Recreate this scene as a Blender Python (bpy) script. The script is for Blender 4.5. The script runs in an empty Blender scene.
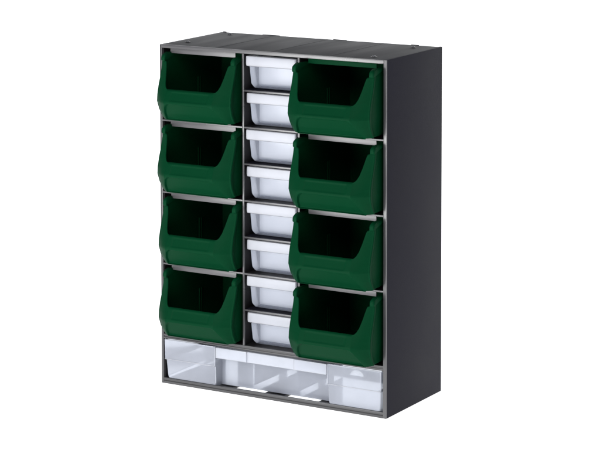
import bpy, bmesh, math, random
from mathutils import Vector, Euler
random.seed(4)
S = bpy.context.scene
COL = S.collection
MM = 0.001

# ------------------------------------------------------------------ helpers
def link(name, bm, mat, parent=None, smooth=None):
    me = bpy.data.meshes.new(name)
    bm.normal_update()
    bm.to_mesh(me); bm.free()
    me.materials.append(mat)
    if smooth is not None:
        for p in me.polygons: p.use_smooth = True
        me.set_sharp_from_angle(angle=math.radians(smooth))
    o = bpy.data.objects.new(name, me)
    COL.objects.link(o)
    if parent is not None: o.parent = parent
    return o

def box(bm, x0, x1, y0, y1, z0, z1, bev=0.35, seg=2):
    """box in millimetres with softened edges, added to bm"""
    t = bmesh.new()
    vs = [t.verts.new((x*MM, y*MM, z*MM)) for x in (x0, x1) for y in (y0, y1) for z in (z0, z1)]
    for f in ((0,1,3,2),(4,6,7,5),(0,4,5,1),(2,3,7,6),(0,2,6,4),(1,5,7,3)):
        t.faces.new([vs[i] for i in f])
    bmesh.ops.recalc_face_normals(t, faces=t.faces)
    if bev > 0:
        bmesh.ops.bevel(t, geom=list(t.edges), offset=bev*MM, segments=seg, profile=0.6, affect='EDGES')
    me = bpy.data.meshes.new('tmp'); t.to_mesh(me); t.free()
    bm.from_mesh(me); bpy.data.meshes.remove(me)

def thing(name, label, cat, loc=(0,0,0), group=None):
    o = bpy.data.objects.new(name, None); COL.objects.link(o)
    o.empty_display_size = 0.02
    o.location = [c*MM for c in loc]
    o['label'] = label; o['category'] = cat
    if group: o['group'] = group
    return o

def copy_tree(o, parent=None):
    c = o.copy(); COL.objects.link(c)
    if parent is not None: c.parent = parent
    for ch in o.children: copy_tree(ch, c)
    return c

# ------------------------------------------------------------------ materials
def new_mat(name):
    m = bpy.data.materials.new(name); m.use_nodes = True
    nt = m.node_tree
    return m, nt, nt.nodes['Principled BSDF']

def plastic(name, col, rough, bump=0.15, scale=900, spec=0.5, var=0.12, ior=1.5):
    m, nt, p = new_mat(name); p.inputs['IOR'].default_value = ior
    N = nt.nodes; Lk = nt.links
    tc = N.new('ShaderNodeTexCoord')
    n1 = N.new('ShaderNodeTexNoise'); n1.inputs['Scale'].default_value = scale; n1.inputs['Detail'].default_value = 3
    n2 = N.new('ShaderNodeTexNoise'); n2.inputs['Scale'].default_value = 14; n2.inputs['Detail'].default_value = 5
    Lk.new(tc.outputs['Object'], n1.inputs['Vector']); Lk.new(tc.outputs['Object'], n2.inputs['Vector'])
    mix = N.new('ShaderNodeMixRGB'); mix.blend_type = 'MIX'
    mix.inputs[1].default_value = (*[c*(1-var) for c in col], 1)
    mix.inputs[2].default_value = (*[c*(1+var) for c in col], 1)
    Lk.new(n2.outputs['Fac'], mix.inputs[0]); Lk.new(mix.outputs[0], p.inputs['Base Color'])
    mr = N.new('ShaderNodeMapRange'); mr.inputs['To Min'].default_value = rough-0.06; mr.inputs['To Max'].default_value = rough+0.08
    Lk.new(n2.outputs['Fac'], mr.inputs['Value']); Lk.new(mr.outputs[0], p.inputs['Roughness'])
    b = N.new('ShaderNodeBump'); b.inputs['Strength'].default_value = bump; b.inputs['Distance'].default_value = 0.0002
    Lk.new(n1.outputs['Fac'], b.inputs['Height']); Lk.new(b.outputs[0], p.inputs['Normal'])
    p.inputs['Specular IOR Level'].default_value = spec
    return m

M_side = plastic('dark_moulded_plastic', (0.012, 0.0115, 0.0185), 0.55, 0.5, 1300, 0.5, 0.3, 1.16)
M_frame = plastic('grey_moulded_plastic', (0.040, 0.039, 0.042), 0.32, 0.0, 900, 0.75, 0.05)
M_edge_sheen = plastic('sheen_edge_plastic', (0.06, 0.058, 0.062), 0.28, 0.0, 900, 0.85, 0.05)  # frame plastic made paler, painting in the sheen on front edges
M_lip = plastic('pale_grey_plastic', (0.085, 0.083, 0.087), 0.30, 0.0, 900, 0.65, 0.05)
M_shade = plastic('shade_black_plastic', (0.006, 0.005, 0.006), 0.5, 0.1)  # cabinet plastic near black, the inside's shade put into the colour
M_green = plastic('dark_green_plastic', (0.0011, 0.033, 0.0120), 0.48, 0.25, 1600, 0.5, 0.05, 1.10)
M_screw = plastic('bright_screw_steel', (0.2, 0.2, 0.21), 0.35, 0.05)
M_screw.node_tree.nodes['Principled BSDF'].inputs['Metallic'].default_value = 0.9

def top_mat():
    m = plastic('streaked_top_plastic', (0.040, 0.040, 0.044), 0.45, 0.3, 1100, 0.5, 0.12, 1.15)
    nt = m.node_tree; N = nt.nodes; Lk = nt.links; p = N['Principled BSDF']
    tc = N.new('ShaderNodeTexCoord'); mp = N.new('ShaderNodeMapping')
    mp.inputs['Scale'].default_value = (40, 5, 5); mp.inputs['Rotation'].default_value = (0, 0, math.radians(8))
    n = N.new('ShaderNodeTexNoise'); n.inputs['Scale'].default_value = 1; n.inputs['Detail'].default_value = 4
    Lk.new(tc.outputs['Object'], mp.inputs[0]); Lk.new(mp.outputs[0], n.inputs['Vector'])
    mr = N.new('ShaderNodeMapRange'); mr.inputs['From Min'].default_value = 0.3; mr.inputs['From Max'].default_value = 0.7
    mr.inputs['To Min'].default_value = 0.5; mr.inputs['To Max'].default_value = 0.62
    Lk.new(n.outputs['Fac'], mr.inputs['Value'])
    for l in list(p.inputs['Roughness'].links): Lk.remove(l)
    Lk.new(mr.outputs[0], p.inputs['Roughness'])
    return m
M_top = top_mat()

def milky(name, col, trans, clear, rough=0.22):
    """translucent polypropylene: diffuse + translucent + a clear share + gloss"""
    m, nt, p = new_mat(name); N = nt.nodes; Lk = nt.links
    N.remove(p); out = N['Material Output']
    df = N.new('ShaderNodeBsdfDiffuse'); df.inputs['Color'].default_value = (*col, 1)
    tl = N.new('ShaderNodeBsdfTranslucent'); tl.inputs['Color'].default_value = (*col, 1)
    tp = N.new('ShaderNodeBsdfTransparent'); tp.inputs['Color'].default_value = (0.93, 0.95, 0.98, 1)
    gl = N.new('ShaderNodeBsdfGlossy'); gl.inputs['Roughness'].default_value = rough
    tc = N.new('ShaderNodeTexCoord'); n = N.new('ShaderNodeTexNoise')
    n.inputs['Scale'].default_value = 22; n.inputs['Detail'].default_value = 4
    Lk.new(tc.outputs['Object'], n.inputs['Vector'])
    mr = N.new('ShaderNodeMapRange'); mr.inputs['From Min'].default_value = 0.3; mr.inputs['From Max'].default_value = 0.7
    mr.inputs['To Min'].default_value = max(0, clear-0.05); mr.inputs['To Max'].default_value = clear+0.05
    Lk.new(n.outputs['Fac'], mr.inputs['Value'])
    n2 = N.new('ShaderNodeTexNoise'); n2.inputs['Scale'].default_value = 700
    Lk.new(tc.outputs['Object'], n2.inputs['Vector'])
    bp = N.new('ShaderNodeBump'); bp.inputs['Strength'].default_value = 0.12; bp.inputs['Distance'].default_value = 0.0002
    Lk.new(n2.outputs['Fac'], bp.inputs['Height'])
    m1 = N.new('ShaderNodeMixShader'); m1.inputs[0].default_value = trans
    Lk.new(df.outputs[0], m1.inputs[1]); Lk.new(tl.outputs[0], m1.inputs[2])
    lw = N.new('ShaderNodeLayerWeight'); lw.inputs['Blend'].default_value = 0.5   # longer path through the sheet at a slant: milkier
    pw = N.new('ShaderNodeMath'); pw.operation = 'POWER'; pw.inputs[1].default_value = 2.5
    Lk.new(lw.outputs['Facing'], pw.inputs[0])
    sb = N.new('ShaderNodeMath'); sb.operation = 'MULTIPLY_ADD'; sb.inputs[1].default_value = -0.5*clear
    Lk.new(pw.outputs[0], sb.inputs[0]); Lk.new(mr.outputs[0], sb.inputs[2])
    m2 = N.new('ShaderNodeMixShader'); Lk.new(sb.outputs[0], m2.inputs[0])
    Lk.new(m1.outputs[0], m2.inputs[1]); Lk.new(tp.outputs[0], m2.inputs[2])
    fr = N.new('ShaderNodeFresnel'); fr.inputs['IOR'].default_value = 1.45
    m3 = N.new('ShaderNodeMixShader'); Lk.new(fr.outputs[0], m3.inputs[0])
    Lk.new(m2.outputs[0], m3.inputs[1]); Lk.new(gl.outputs[0], m3.inputs[2])
    Lk.new(m3.outputs[0], out.inputs['Surface'])
    return m
M_milk = milky('milky_clear_plastic', (0.56, 0.61, 0.76), 0.34, 0.74)
M_handle = milky('thick_milky_plastic', (0.68, 0.69, 0.745), 0.28, 0.38)
M_clear = milky('clear_drawer_plastic', (0.76, 0.80, 0.92), 0.42, 0.46, 0.14)
M_chandle = milky('frosted_handle_plastic', (0.82, 0.84, 0.91), 0.34, 0.48)
M_insert = milky('white_insert_plastic', (0.78, 0.78, 0.80), 0.15, 0.0)
M_moon = milky('white_moon_plastic', (0.93, 0.93, 0.90), 0.2, 0.0)

# ------------------------------------------------------------------ cabinet
W, D, H = 302.1, 140.1, 410.0
XL0, XL1 = 3.2, 113.4          # left bin column
XM0, XM1 = 115.7, 187.4        # middle drawer column
XR0, XR1 = 190.0, 298.2        # right bin column
SH = [319.6, 233.2, 146.8, 60.4]   # tops of the four full shelves
ZT = 405.2                     # underside of the top panel

cab = thing('storage_cabinet', 'dark grey upright plastic cabinet holding all the green bins and clear drawers', 'cabinet')
def cpart(name, boxes, mat, parent=cab, bev=0.4, label=None):
    bm = bmesh.new()
    for b in boxes: box(bm, *b, bev=bev)
    o = link(name, bm, mat, parent, 35)
    if label: o['label'] = label
    return o
def each(name, boxes, mat, parent, bev=0.3):
    for b in boxes:
        bm = bmesh.new(); box(bm, *b, bev=bev); link(name, bm, mat, parent, 35)
cpart('side_panel', [(0, XL0, 0, D, 0, H-0.9)], M_frame)
# outside of the right wall has a dark pebbled face; its front edge is glossy frame, paled as if lit
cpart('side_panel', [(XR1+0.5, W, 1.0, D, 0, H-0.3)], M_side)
cpart('front_edge', [(XR1, W, -0.4, 0.98, 0.1, H-0.6)], M_edge_sheen, bev=0.3)
cpart('front_edge', [(XL0+0.02, XR1-0.05, -0.3, 1.5, ZT, H-0.7)], M_edge_sheen, bev=0.3)
tp = cpart('top_panel', [(XL0+0.02, XR1+0.48, 1.55, D-1.5, ZT, H-0.6)], M_top)
# low moulded ridges running front to back on the top
each('moulded_ridge', [(x, x+2.4, 3, D-3, H-0.75, H-0.42) for x in (76, 150, 226)], M_top, tp, 0.15)
# little lugs along the rear edge
each('rear_rib', [(x0, x1, D-1.4, D+0.2, ZT+1, H+hh) for x0, x1, hh in ((3.6, 8, 0.2), (60, 84, -0.2), (158, 176, -0.2), (262, 272, -0.2))], M_top, tp, 0.3)
def screw(x, y):
    bm = bmesh.new()
    bmesh.ops.create_uvsphere(bm, u_segments=24, v_segments=12, radius=2.1*MM)
    for v in bm.verts:
        v.co.z = max(v.co.z, -0.1*MM)*0.6 + 0.25*MM
        if abs(v.co.x) < 0.45*MM and v.co.z > 0.9*MM: v.co.z -= 0.5*MM
    o = link('screw', bm, M_screw, tp, 40); o.location = (x*MM, y*MM, (H-0.15)*MM)
    # raised dark disc round the screw paints in the recess shade
    bm = bmesh.new()
    bmesh.ops.create_cone(bm, cap_ends=True, segments=32, radius1=4.0*MM, radius2=3.7*MM, depth=0.5*MM)
    r = link('recess_shade_disc', bm, M_shade, tp, 40); r.location = (x*MM, y*MM, (H-0.45)*MM)
for x, y in ((21, 29.5), (25.5, 119), (275.5, 20), (276.5, 116)): screw(x, y)
# floor: rail in front, openings behind it and cross ribs between them
bp = cpart('bottom_panel', [(XL0+0.02, XR1-0.02, 118, D-3, 1.0, 3.6)], M_shade)
each('floor_rib', [(XL0+0.02, 91.0, 3.25, 16.9, 0.6, 3.6), (135.0, 161.0, 3.25, 117.9, 0.6, 3.6), (207.0, XR1-0.02, 3.25, 16.9, 0.6, 3.6),
      (XL0+0.02, 14.0, 17, 117.9, 0.6, 3.6), (68, 91, 17, 117.9, 0.6, 3.6), (207, 230, 17, 117.9, 0.6, 3.6), (288, XR1-0.02, 17, 117.9, 0.6, 3.6)], M_shade, bp, 0.4)
cpart('front_rail', [(XL0+0.02, XR1-0.02, 0.0, 3.2, 0.0, 7.0)], M_frame)
cpart('groove_shade_strip', [(XL0+0.3, XR1-0.3, -0.35, -0.02, 2.9, 3.9)], M_shade, bev=0.1)  # raised dark strip paints in the shade of a groove
bk = cpart('back_panel', [(XL0+0.02, XR1-0.02, D-2.9, D-1.6, 44.0, ZT-0.05)], M_shade)
cpart('back_strap', [(XL0+0.02, XR1-0.02, D-2.9, D-1.6, 3.8, 12.0)], M_shade, bk)
# the back is open behind the wide drawer, with upright straps
each('back_strap', [(x0, x1, D-2.9, D-1.6, 12.1, 43.9) for x0, x1 in ((XL0+0.02, 6), (24, 46), (83, 94), (138, 148), (236, XR1-0.02))], M_shade, bk)
for x0, x1 in ((XL1, XM0), (XM1, XR0)):
    d = cpart('divider', [(x0, x1, 2.2, D-3, SH[3], ZT-0.02)], M_shade)
    cpart('front_edge', [(x0, x1, 0.0, 2.15, SH[3]+0.02, ZT-0.05)], M_edge_sheen, d, 0.3)
# added black sheets on the inner walls paint in the cells' shade
cpart('wall_shade_sheet', [(XL0+0.02, XL0+0.5, 3.0, D-3.2, 3.9, ZT-0.1)], M_shade, bev=0.1)
cpart('wall_shade_sheet', [(XR1-0.02, XR1+0.48, 3.0, D-3.2, 3.9, ZT-0.1)], M_shade, bev=0.1)
green_lip = None
for i, z in enumerate([ZT] + SH):
    for (x0, x1) in ((XL0, XL1), (XM0, XM1), (XR0, XR1)):
        bins = (x0 != XM0)
        if i == 4:
            s = cpart('shelf', [(x0+0.6, x1-0.6, 3.1, D-3.3, z-2.2, z)], M_shade)
        elif i > 0:
            s = cpart('shelf', [(x0+0.6, x1-0.6, 3.1, D-3.3, z-2.0, z)], M_shade)
            cpart('front_edge', [(x0+0.02, x1-0.02, 0.1, 3.05, z-2.0, z)], M_edge_sheen if not bins or x0 == XL0 else M_lip, s, 0.3)  # right column edges paler: the brighter light there is put into the colour
            if bins: cpart('stop_tab', [(x0+85.5, x0+94.5, 0.3, 2.6, z+0.02, z+2.6)], M_lip, s, 0.9)
        else: s = cab
        if bins and i < 4:
            l = cpart('hanging_lip', [(x0+10.2, x1-10.4, 2.6, 4.3, (z-8.0 if i else z-6.0), z-(2.05 if i else 0.05))],
                  M_green if (i == 0 and x0 == XR0) else M_lip, s, 0.3)
            if i == 0 and x0 == XR0: l['label'] = 'green lip over the top right bin'
# thick ribbed beam above the bottom drawer
cbm = cpart('cross_beam', [(XL0+0.02, XR1-0.02, 0.9, 3.05, 54.9, 60.3)], M_frame, bev=0.3)
each('beam_rib', [(XL0+0.04, XR1-0.04, 0.0, 0.88, 58.3, 60.35), (XL0+0.04, XR1-0.04, 0.0, 0.88, 54.9, 56.75)], M_frame, cbm, 0.25)
# half shelves of the middle column
HS = [(a+b)/2+0.1 for a, b in zip([ZT+0.6]+SH[:3], SH)]
for z in HS:
    s = cpart('drawer_shelf', [(XM0+0.1, XM1-0.1, 3.1, D-3.3, z-2.0, z)], M_side)
    cpart('front_edge', [(XM0+0.02, XM1-0.02, 0.1, 3.05, z-2.0, z)], M_edge_sheen, s, 0.3)

def shell(bm, rings, cap_last=True, cap_first=False):
    """rings: lists of (x,y,z) mm, quads between them"""
    R = [[bm.verts.new([c*MM for c in p]) for p in r] for r in rings]
    n = len(R[0])
    for a, b in zip(R, R[1:]):
        for i in range(n):
            bm.faces.new((a[i], a[(i+1) % n], b[(i+1) % n], b[i]))
    if cap_last: bm.faces.new(R[-1])
    if cap_first: bm.faces.new(R[0])
    bmesh.ops.recalc_face_normals(bm, faces=bm.faces)

# ------------------------------------------------------------------ green bins
def lerp(tab, z):
    for (a, fa), (b, fb) in zip(tab, tab[1:]):
        if z <= b:
            t = max(0, (z-a)/(b-a)); return fa+(fb-fa)*t
    return tab[-1][1]
def sstep(a, b, x):
    t = min(1, max(0, (x-a)/(b-a))); return t*t*(3-2*t)
FF = [(0, 24), (2, 26.5), (8, 32.5), (20, 42.2), (22, 43), (24, 42.7), (37, 36.4), (40, 35.2), (55, 29), (70, 23.5), (78, 20)]
FB = [(0, 18), (3, 21), (12, 27), (22, 30.5), (30, 29.8), (40, 27.2), (50, 23.4), (60, 20.2), (69, 18), (70.5, 19.4), (74.5, 19.4), (76, 17.5), (77, 14)]
HX = [(0, 43.5), (10, 40), (20, 34.6), (22, 34), (37, 33.2), (78, 33)]
HB = [(0, 51), (22, 52.6), (78, 52.3)]
ZL = 37.5        # lip height
ZS = 77.0        # side height
def ztop(h):      # height of the wall by half-width along the chamfer
    tab = [(33.2, ZL), (35.0, ZL+0.4), (37.2, ZL+2.6), (39.5, ZL+7.5), (41.5, ZL+16), (43.2, ZL+25), (44.3, 67), (45.0, 68.2), (47.6, 68.8), (48.1, 74.6), (49.4, 76.4), (51, ZS)]
    return lerp(tab, h)
NF, NC, NB, NS = 40, 34, 4, 16
ZROWS = [0.0, 0.6, 1.4] + [2+0.8*i for i in range(26)] + [22.4+0.75*i for i in range(20)]
ZROWS = [z for z in ZROWS if z < 36.8] + [36.9]
NUP = 24
def half_columns():
    c = []
    for i in range(NF): c.append(('f', i/NF))
    for i in range(NC): c.append(('c', i/NC))
    for i in range(NB): c.append(('b', i/NB))
    for i in range(NS): c.append(('s', i/NS))
    for i in range(6): c.append(('k', i/6))
    for i in range(11): c.append(('r', i/10))
    return c
def col_point(c, z):
    k, t = c
    hx, hb, F, B = lerp(HX, z), lerp(HB, z), lerp(FF, z), lerp(FB, z)
    if k == 'f': return (hx*t, -F)
    if k == 'c':
        x = hx+(hb-1.5-hx)*t; y = -(F+(B-F)*t)
        y -= 1.0*math.sin(math.pi*t)
        return (x, y)
    if k == 'b':
        a = t*math.pi/2
        return (hb-1.5+1.5*math.sin(a), -B+1.5*(1-math.cos(a)))
    if k == 's':      # collar then side wall
        y = -B+1.5 + (t**1.5)*(108+B-1.5)
        ins = 1.8*sstep(4, 6.5, y+B)
        return (hb-ins-1.2*t, y)
    if k == 'k':
        a = t*math.pi/2
        return (hb-3-4*(1-math.cos(a)), 108+4*math.sin(a))
    return ((hb-7)*(1-t), 112)
def relief(x, y, z, k):
    """inward offset of the outer skin: recessed label field and the panel under the ledge"""
    d = 0
    if k in 'fc':
        h = abs(x)
        hx = lerp(HX, z)-1.0
        # panel under the ledge, rounded upper corners
        top = 21.2
        r = 6.0
        e = hx - (0 if z < top-r else r-math.sqrt(max(0, r*r-(z-top+r)**2)) if z < top else 99)
        d += 3.0*sstep(0, 1.1, e-h)*(1-sstep(top-0.9, top, z))
        # label field
        d += 0.55*sstep(0, 1.4, 27-h)*sstep(24.2, 25.2, z)*(1-sstep(34.0, 35.0, z)) if k == 'f' else 0
        # rolled lip
        if k == 'f': d += 1.2*sstep(ZL-1.6, ZL, z)**2
    return d
def make_bin_mesh():
    bm = bmesh.new()
    hc = half_columns()
    cols = [(c, 1) for c in hc] + [(c, -1) for c in reversed(hc[1:-1])]
    grid = []
    for c, s in cols:
        colv = []
        k = c[0]
        # height of this column
        if k == 'f': zt = ZL
        elif k == 'c':
            zt = ZL
            for _ in range(12):
                x, y = col_point(c, zt); zt = 0.5*zt+0.5*ztop(x)
        elif k == 'b': zt = ZS-0.6*(1-c[1])
        else: zt = ZS
        zs = ZROWS + [36.9+(zt-36.9)*(j/NUP) for j in range(1, NUP+1)]
        for z in zs:
            x, y = col_point(c, z)
            d = relief(x, y, z, k)
            # a rounded foot to the side walls
            if z < 2.5 and k in 'bskr':
                q = 1.2*(1-z/2.5)**2
                if k in 'bs': x -= q
                else: y -= q
            y += d
            colv.append(bm.verts.new((s*x*MM, y*MM, z*MM)))
        grid.append(colv)
    n = len(grid)
    for i in range(n):
        a, b = grid[i], grid[(i+1) % n]
        for j in range(len(a)-1):
            bm.faces.new((a[j], b[j], b[j+1], a[j+1]))
    # floor: strips joining mirrored columns
    nh = len(hc)
    left = [0] + [n-i for i in range(1, nh-1)] + [nh-1]
    for i in range(nh-1):
        a, b = grid[i][0], grid[i+1][0]
        c_, d_ = grid[left[i+1]][0], grid[left[i]][0]
        vs = []
        for v in (a, b, c_, d_):
            if v not in vs: vs.append(v)
        if len(vs) >= 3: bm.faces.new(vs)
    bmesh.ops.recalc_face_normals(bm, faces=bm.faces)
    return bm
def make_bin():
    r = thing('storage_bin', 'x', 'bin')
    o = link('bin_body', make_bin_mesh(), M_green, r, 42)
    md = o.modifiers.new('wall', 'SOLIDIFY'); md.thickness = 2.0*MM; md.offset = -1; md.use_even_offset = False
    for s in (-1, 1):
        x0, x1 = sorted((s*46.6, s*52.9))
        bm = bmesh.new()
        # swollen front end of the rim: its top rolls down towards the front
        secs = [(-20.8, 70.0, 72.0, 1.4), (-20.5, 68.6, 73.6, 0.6), (-19.4, 68.0, 75.6, 0.0), (-15, 69.2, 77.5, 0.0), (-8, 71, 77.7, 0.3), (2, 73, 77.4, 0.9), (8, 73.5, 77.3, 1.2)]
        rings = []
        for y, z0, z1, ins in secs:
            a, b_ = s*(46.9+ins*0.3), s*(52.5-ins)
            cz = (z1-z0)*0.22
            rings.append([(a, y, z0), (a, y, z1-cz), (a+s*1.0, y, z1), (b_-s*1.6, y, z1), (b_-s*0.4, y, z1-cz*0.8), (b_, y, z1-cz*1.8), (b_, y, z0+0.8), (b_-s*0.8, y, z0)])
        shell(bm, rings, True, True)
        link('rim', bm, M_green, r, 50)
        x0, x1 = sorted((s*46.9, s*51.4))
        each('rim', [(x0, x1, 8.1, 104, 73.5, 77.3)], M_green, r, 0.8)
    # slot rails for a cross divider, on the inside of both walls
    for s in (-1, 1):
        x0, x1 = sorted((s*46.6, s*48.6))
        each('divider_rail', [(x0, x1, y, y+1.2, 2.2, 41) for y in (54, 58.5)], M_green, r, 0.25)
    return r
row_names = ['top', 'second', 'third', 'bottom']
left_lab = ['dark green open bin in the left column, uppermost, directly under the cabinet top',
            'dark green open bin in the left column, second from the top',
            'dark green open bin in the left column, third from the top',
            'dark green open bin in the left column, lowest, resting just above the wide clear drawer']
right_lab = ['dark green open bin in the right column, uppermost, under a green strip',
             'dark green open bin in the right column, second from the top',
             'dark green open bin in the right column, third from the top',
             'dark green open bin in the right column, lowest, resting just above the wide clear drawer']
proto = make_bin(); first = True
for xc, labs in ((XL0/2+XL1/2+0.1, left_lab), (XR0/2+XR1/2+0.1, right_lab)):
    for i, z in enumerate(SH):
        b = proto if first else copy_tree(proto); first = False
        dz = 3.6 if i < 3 else 3.4
        lf = 1 if xc < 150 else 0
        b.location = ((xc+lf*2.3+random.uniform(-.3, .3))*MM, (lf*8.0+random.uniform(-.6, .6))*MM, (z+dz)*MM)
        b.rotation_euler = (0, 0, math.radians(random.uniform(-.3, .3)))
        b.scale = (0.965 if lf else 1.0, 1, 1)
        b['label'] = labs[i]; b['group'] = 'green open-front storage bins'

# ------------------------------------------------------------------ small drawers
def rrect(hx, y0, y1, z, r, n=5):
    pts = []
    for cx, cy, a0 in ((hx-r, y0+r, -90), (hx-r, y1-r, 0), (-hx+r, y1-r, 90), (-hx+r, y0+r, 180)):
        for i in range(n+1):
            a = math.radians(a0+90*i/n); pts.append((cx+r*math.cos(a), cy+r*math.sin(a), z))
    return pts
def make_drawer():
    r = thing('small_drawer', 'x', 'drawer')
    bm = bmesh.new()
    # body: tapering tub, origin at the shelf it slides on
    shell(bm, [rrect(30.6, 3.2, 118, 38.4, 1.2), rrect(30.1, 3.5, 118, 27, 1.4), rrect(28.8, 4.4, 117, 8.4, 1.8),
               rrect(28.5, 5.0, 116.5, 6.4, 2.2), rrect(27.9, 9.5, 116, 1.9, 2.8), rrect(26.8, 11.5, 115, 1.3, 2.8)])
    o = link('drawer_tub', bm, M_milk, r, 50)
    # runners under the rim
    for s in (-1, 1):
        x0, x1 = sorted((s*30.2, s*33.4)); each('runner', [(x0, x1, 9, 117, 37.2, 38.4)], M_milk, r, 0.2)
    # handle: band along the top with returned ends and a rounded lower corner
    bm = bmesh.new()
    def prof(z, hx, y): return [(-hx, 8.5, z), (-hx, y+1.2, z), (-hx+1.2, y, z), (hx-1.2, y, z), (hx, y+1.2, z), (hx, 8.5, z)]
    rings = [prof(39.8, 32.2, 1.6), prof(39.4, 33.2, 0.9), prof(38, 33.3, 0.5), prof(31, 33.3, 0.3), prof(28.4, 33.0, 0.5), prof(27.6, 31.8, 1.6), prof(27.3, 31.0, 3.2)]
    R = [[bm.verts.new([c*MM for c in p]) for p in q] for q in rings]
    for a, b in zip(R, R[1:]):
        for i in range(5): bm.faces.new((a[i], a[i+1], b[i+1], b[i]))
    bm.faces.new(R[0])
    bmesh.ops.recalc_face_normals(bm, faces=bm.faces)
    o = link('drawer_handle', bm, M_handle, r, 40)
    md = o.modifiers.new('wall', 'SOLIDIFY'); md.thickness = 1.1*MM; md.offset = -1
    # a second, cross wall inside
    bm = bmesh.new(); box(bm, -27.4, 27.4, 21.0, 22.2, 2.8, 36.5, bev=0.3)
    link('cross_wall', bm, M_insert, r, 40)
    return r
proto = make_drawer()
dz_list = []
for i in range(4): dz_list += [HS[i], SH[i]]
ordn = ['topmost, right under the cabinet top', 'second from the top', 'third from the top', 'fourth from the top', 'fifth from the top',
        'sixth from the top', 'seventh from the top', 'lowest, just above the wide drawer']
for i, z in enumerate(dz_list):
    b = proto if i == 0 else copy_tree(proto)
    low = i % 2
    b.location = (((XM0+XM1)/2-0.1+random.uniform(-.25, .25))*MM, ((0.9 if low else -0.3)+random.uniform(-.3, .3))*MM, (z+(0.2 if not low else -0.1)+0.1)*MM)
    b['label'] = 'small milky drawer in the middle column, ' + ordn[i]
    b['group'] = 'small clear drawers in the middle column'

# ------------------------------------------------------------------ wide bottom drawer
wd = thing('wide_drawer', 'wide clear plastic drawer with recessed middle across the bottom of the cabinet', 'drawer', (0, 0, 0))
xa, xb = 4.6, 296.6          # upper rim
xra, xrb = 76.2, 226.8       # recess
RD = 17.0                    # recess depth
def plan(x0, x1, y0, z, rec, rx=0.0, r=1.6):
    """front outline with the recess, then round the back; rec = depth of recess floor at this height"""
    p = []
    def arc(cx, cy, a0, a1, rr=r, n=4):
        for i in range(n+1):
            a = math.radians(a0+(a1-a0)*i/n); p.append((cx+rr*math.cos(a), cy+rr*math.sin(a), z))
    arc(x0+r, y0+r, 180, 270)
    arc(xra-rx-r, y0+r, 270, 360)
    p.append((xra-rx, y0+rec, z)); p.append((xrb+rx, y0+rec, z))
    arc(xrb+rx+r, y0+r, 180, 270)
    arc(x1-r, y0+r, 270, 360)
    arc(x1-r, 132-r, 0, 90)
    arc(x0+r, 132-r, 90, 180)
    return p
bm = bmesh.new()
shell(bm, [plan(xa, xb, -1.6, 54.2, RD), plan(xa+0.1, xb-0.1, -1.6, 53, RD), plan(xa+0.7, xb-0.4, -1.4, 31.2, RD-1.0), plan(xa+0.7, xb-0.4, -1.2, 30.2, RD-1.0),
           plan(xa+2.0, xb-1.4, -0.2, 29.6, RD-2.0), plan(xa+3.4, xb-2.2, 0.4, 10.5, RD-2.4, 0.4, 2.2),
           plan(xa+4.0, xb-2.8, 1.0, 7.4, RD-3.0, 0.6, 2.4), plan(xa+5.6, xb-4.4, 3.4, 5.4, RD-5, 0.8, 2.4)])
o = link('drawer_tub', bm, M_clear, wd, 28)
# handle bar bridging the recess: two end tabs stand proud of the middle length
def tray(bm, x0, x1, y0, y1, z0, z1, r=1.6):
    # front plate with a top flange, open below
    prof = [(y1, z1), (y0+r, z1), (y0+0.4, z1-0.5), (y0, z1-r), (y0, z0+0.6), (y0+0.5, z0)]
    A = [bm.verts.new((x0*MM, y*MM, z*MM)) for y, z in prof]; B = [bm.verts.new((x1*MM, y*MM, z*MM)) for y, z in prof]
    for i in range(len(prof)-1): bm.faces.new((A[i], B[i], B[i+1], A[i+1]))
    bmesh.ops.recalc_face_normals(bm, faces=bm.faces)
each('handle_tab', [(xra+0.6, 119.4, -2.4, -0.6, 40.8, 53.6), (182.6, xrb-0.6, -2.4, -0.6, 40.8, 53.6)], M_chandle, wd, 0.8)
each('handle_bar', [(xra+1.2, xrb-1.2, -1.0+0.41, 0.7, 40.5, 53.2)], M_chandle, wd, 0.7)
each('handle_top', [(xra+0.8, xrb-0.8, 1.1, RD-3, 51.6, 53.0)], M_chandle, wd, 0.4)
each('rim_bead', [(xa-0.3, xa+1.0, 1.0, 130, 52.8, 54.4), (xb-1.0, xb+0.3, 1.0, 130, 52.8, 54.4), (xa+2, xra-2, -1.9, -0.6, 52.9, 54.1), (xrb+2, xb-2, -1.9, -0.6, 52.9, 54.1)], M_chandle, wd, 0.3)
# bright edge beads where the wall folds
each('edge_bead', [(xa+1.2, xra-0.6, -1.8, -0.9, 30.0, 30.9), (xrb+0.6, xb-0.9, -1.8, -0.9, 30.0, 30.9)], M_handle, wd, 0.25)
each('corner_bead', [(xra-1.3, xra-0.2, -1.85, -0.9, 31.0, 53.6), (xra-0.9, xra+0.1, -0.2, 0.7, 9.5, 29.6), (xb-1.6, xb-0.5, -1.85, -0.9, 31.0, 53.6),
     (xrb+0.2, xrb+1.3, -1.85, -0.9, 31.0, 53.6)], M_chandle, wd, 0.25)
# ledges inside along both end walls, and inner partitions
each('inner_ledge', [(xa+2.8, xa+6.6, 2, 129, 28.9, 30.0), (xb-6.4, xb-2.6, 2, 129, 28.9, 30.0)], M_handle, wd, 0.3)
each('partition', [(x, x+1.3, 18.4, 128, 9.4, 47) for x in (118, 176)], M_milk, wd, 0.3)
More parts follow.
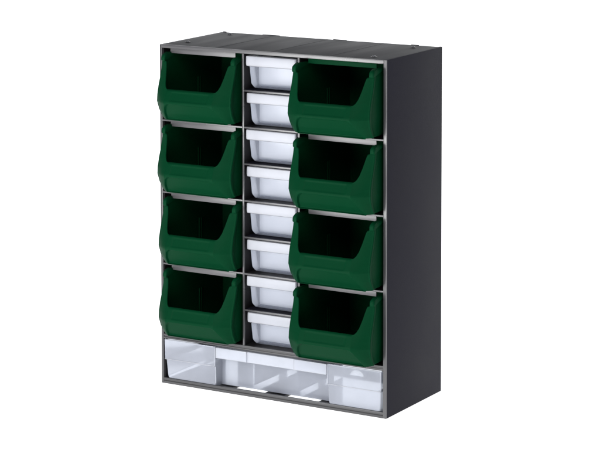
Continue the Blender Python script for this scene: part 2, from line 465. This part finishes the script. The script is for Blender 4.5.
# white half-moon disc just behind the right front wall
bm = bmesh.new()
pts = []
for i in range(17):
    a = math.pi*i/16; pts.append((264.5+8.6*math.cos(a), 44.6+6.6*math.sin(a)))
f0 = [bm.verts.new((x*MM, 0.45*MM, z*MM)) for x, z in pts]; f1 = [bm.verts.new((x*MM, 1.6*MM, z*MM)) for x, z in pts]
bm.faces.new(f0); bm.faces.new(list(reversed(f1)))
for i in range(17): bm.faces.new((f0[i], f0[(i+1) % 17], f1[(i+1) % 17], f1[i]))
bmesh.ops.recalc_face_normals(bm, faces=bm.faces)
link('half_moon', bm, M_moon, wd, 30)

# ------------------------------------------------------------------ backdrop: white sweep, glow added to drown the contact shadow
m, nt, p = new_mat('glowing_white')
p.inputs['Base Color'].default_value = (0.85, 0.85, 0.85, 1); p.inputs['Roughness'].default_value = 0.9
p.inputs['Specular IOR Level'].default_value = 0.0
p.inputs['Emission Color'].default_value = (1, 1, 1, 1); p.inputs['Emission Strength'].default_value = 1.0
bm = bmesh.new()
prof = [(-5.0, -0.0006)]
for i in range(13):
    a = math.radians(90*i/12); prof.append((2.2+1.2*math.sin(a), -0.0006+1.2*(1-math.cos(a))))
prof.append((3.4, 4.5))
A = [bm.verts.new((-5, y, z)) for y, z in prof]; B = [bm.verts.new((5, y, z)) for y, z in prof]
for i in range(len(prof)-1): bm.faces.new((A[i], B[i], B[i+1], A[i+1]))
bmesh.ops.recalc_face_normals(bm, faces=bm.faces)
bd = link('backdrop', bm, m, None, 60); bd['kind'] = 'structure'; bd['label'] = 'seamless pure white backdrop with added glow under and behind the cabinet'

# ------------------------------------------------------------------ lights
w = bpy.data.worlds.new('World'); S.world = w; w.use_nodes = True
w.node_tree.nodes['Background'].inputs[0].default_value = (0.8, 0.88, 1, 1)
w.node_tree.nodes['Background'].inputs[1].default_value = 0.22
def area(name, loc, target, sx, sy, power, col=(1, 1, 1)):
    l = bpy.data.lights.new(name, 'AREA'); l.shape = 'RECTANGLE'; l.size = sx; l.size_y = sy; l.energy = power; l.color = col
    o = bpy.data.objects.new(name, l); COL.objects.link(o); o.location = loc
    o.rotation_euler = (Vector(target)-Vector(loc)).to_track_quat('-Z', 'Y').to_euler()
    return o
area('low_softbox', (0.0, -0.75, 0.26), (0.22, 0, 0.2), 0.5, 0.42, 5.5)
area('key_softbox', (0.6, -1.3, 1.2), (0.2, 0, 0.2), 0.9, 0.7, 9, (1, 0.99, 0.97))

# ------------------------------------------------------------------ camera
cd = bpy.data.cameras.new('camera'); cam = bpy.data.objects.new('camera', cd); COL.objects.link(cam)
cam.location = (1.53574, -2.38383, 0.761927)
cam.rotation_mode = 'XYZ'; cam.rotation_euler = (1.485257, 0.0061974, 0.5688416)
cd.sensor_width = 36; cd.lens = 2407.872/600*36; cd.shift_x = 133.911/600; cd.shift_y = -273.047/600
cd.clip_start = 0.05; cd.clip_end = 60
S.camera = cam
S.render.engine = 'CYCLES'
S.cycles.max_bounces = 16; S.cycles.transparent_max_bounces = 24; S.cycles.diffuse_bounces = 6
S.view_settings.view_transform = 'Standard'; S.view_settings.look = 'None'
S.view_settings.exposure = 0; S.view_settings.gamma = 1
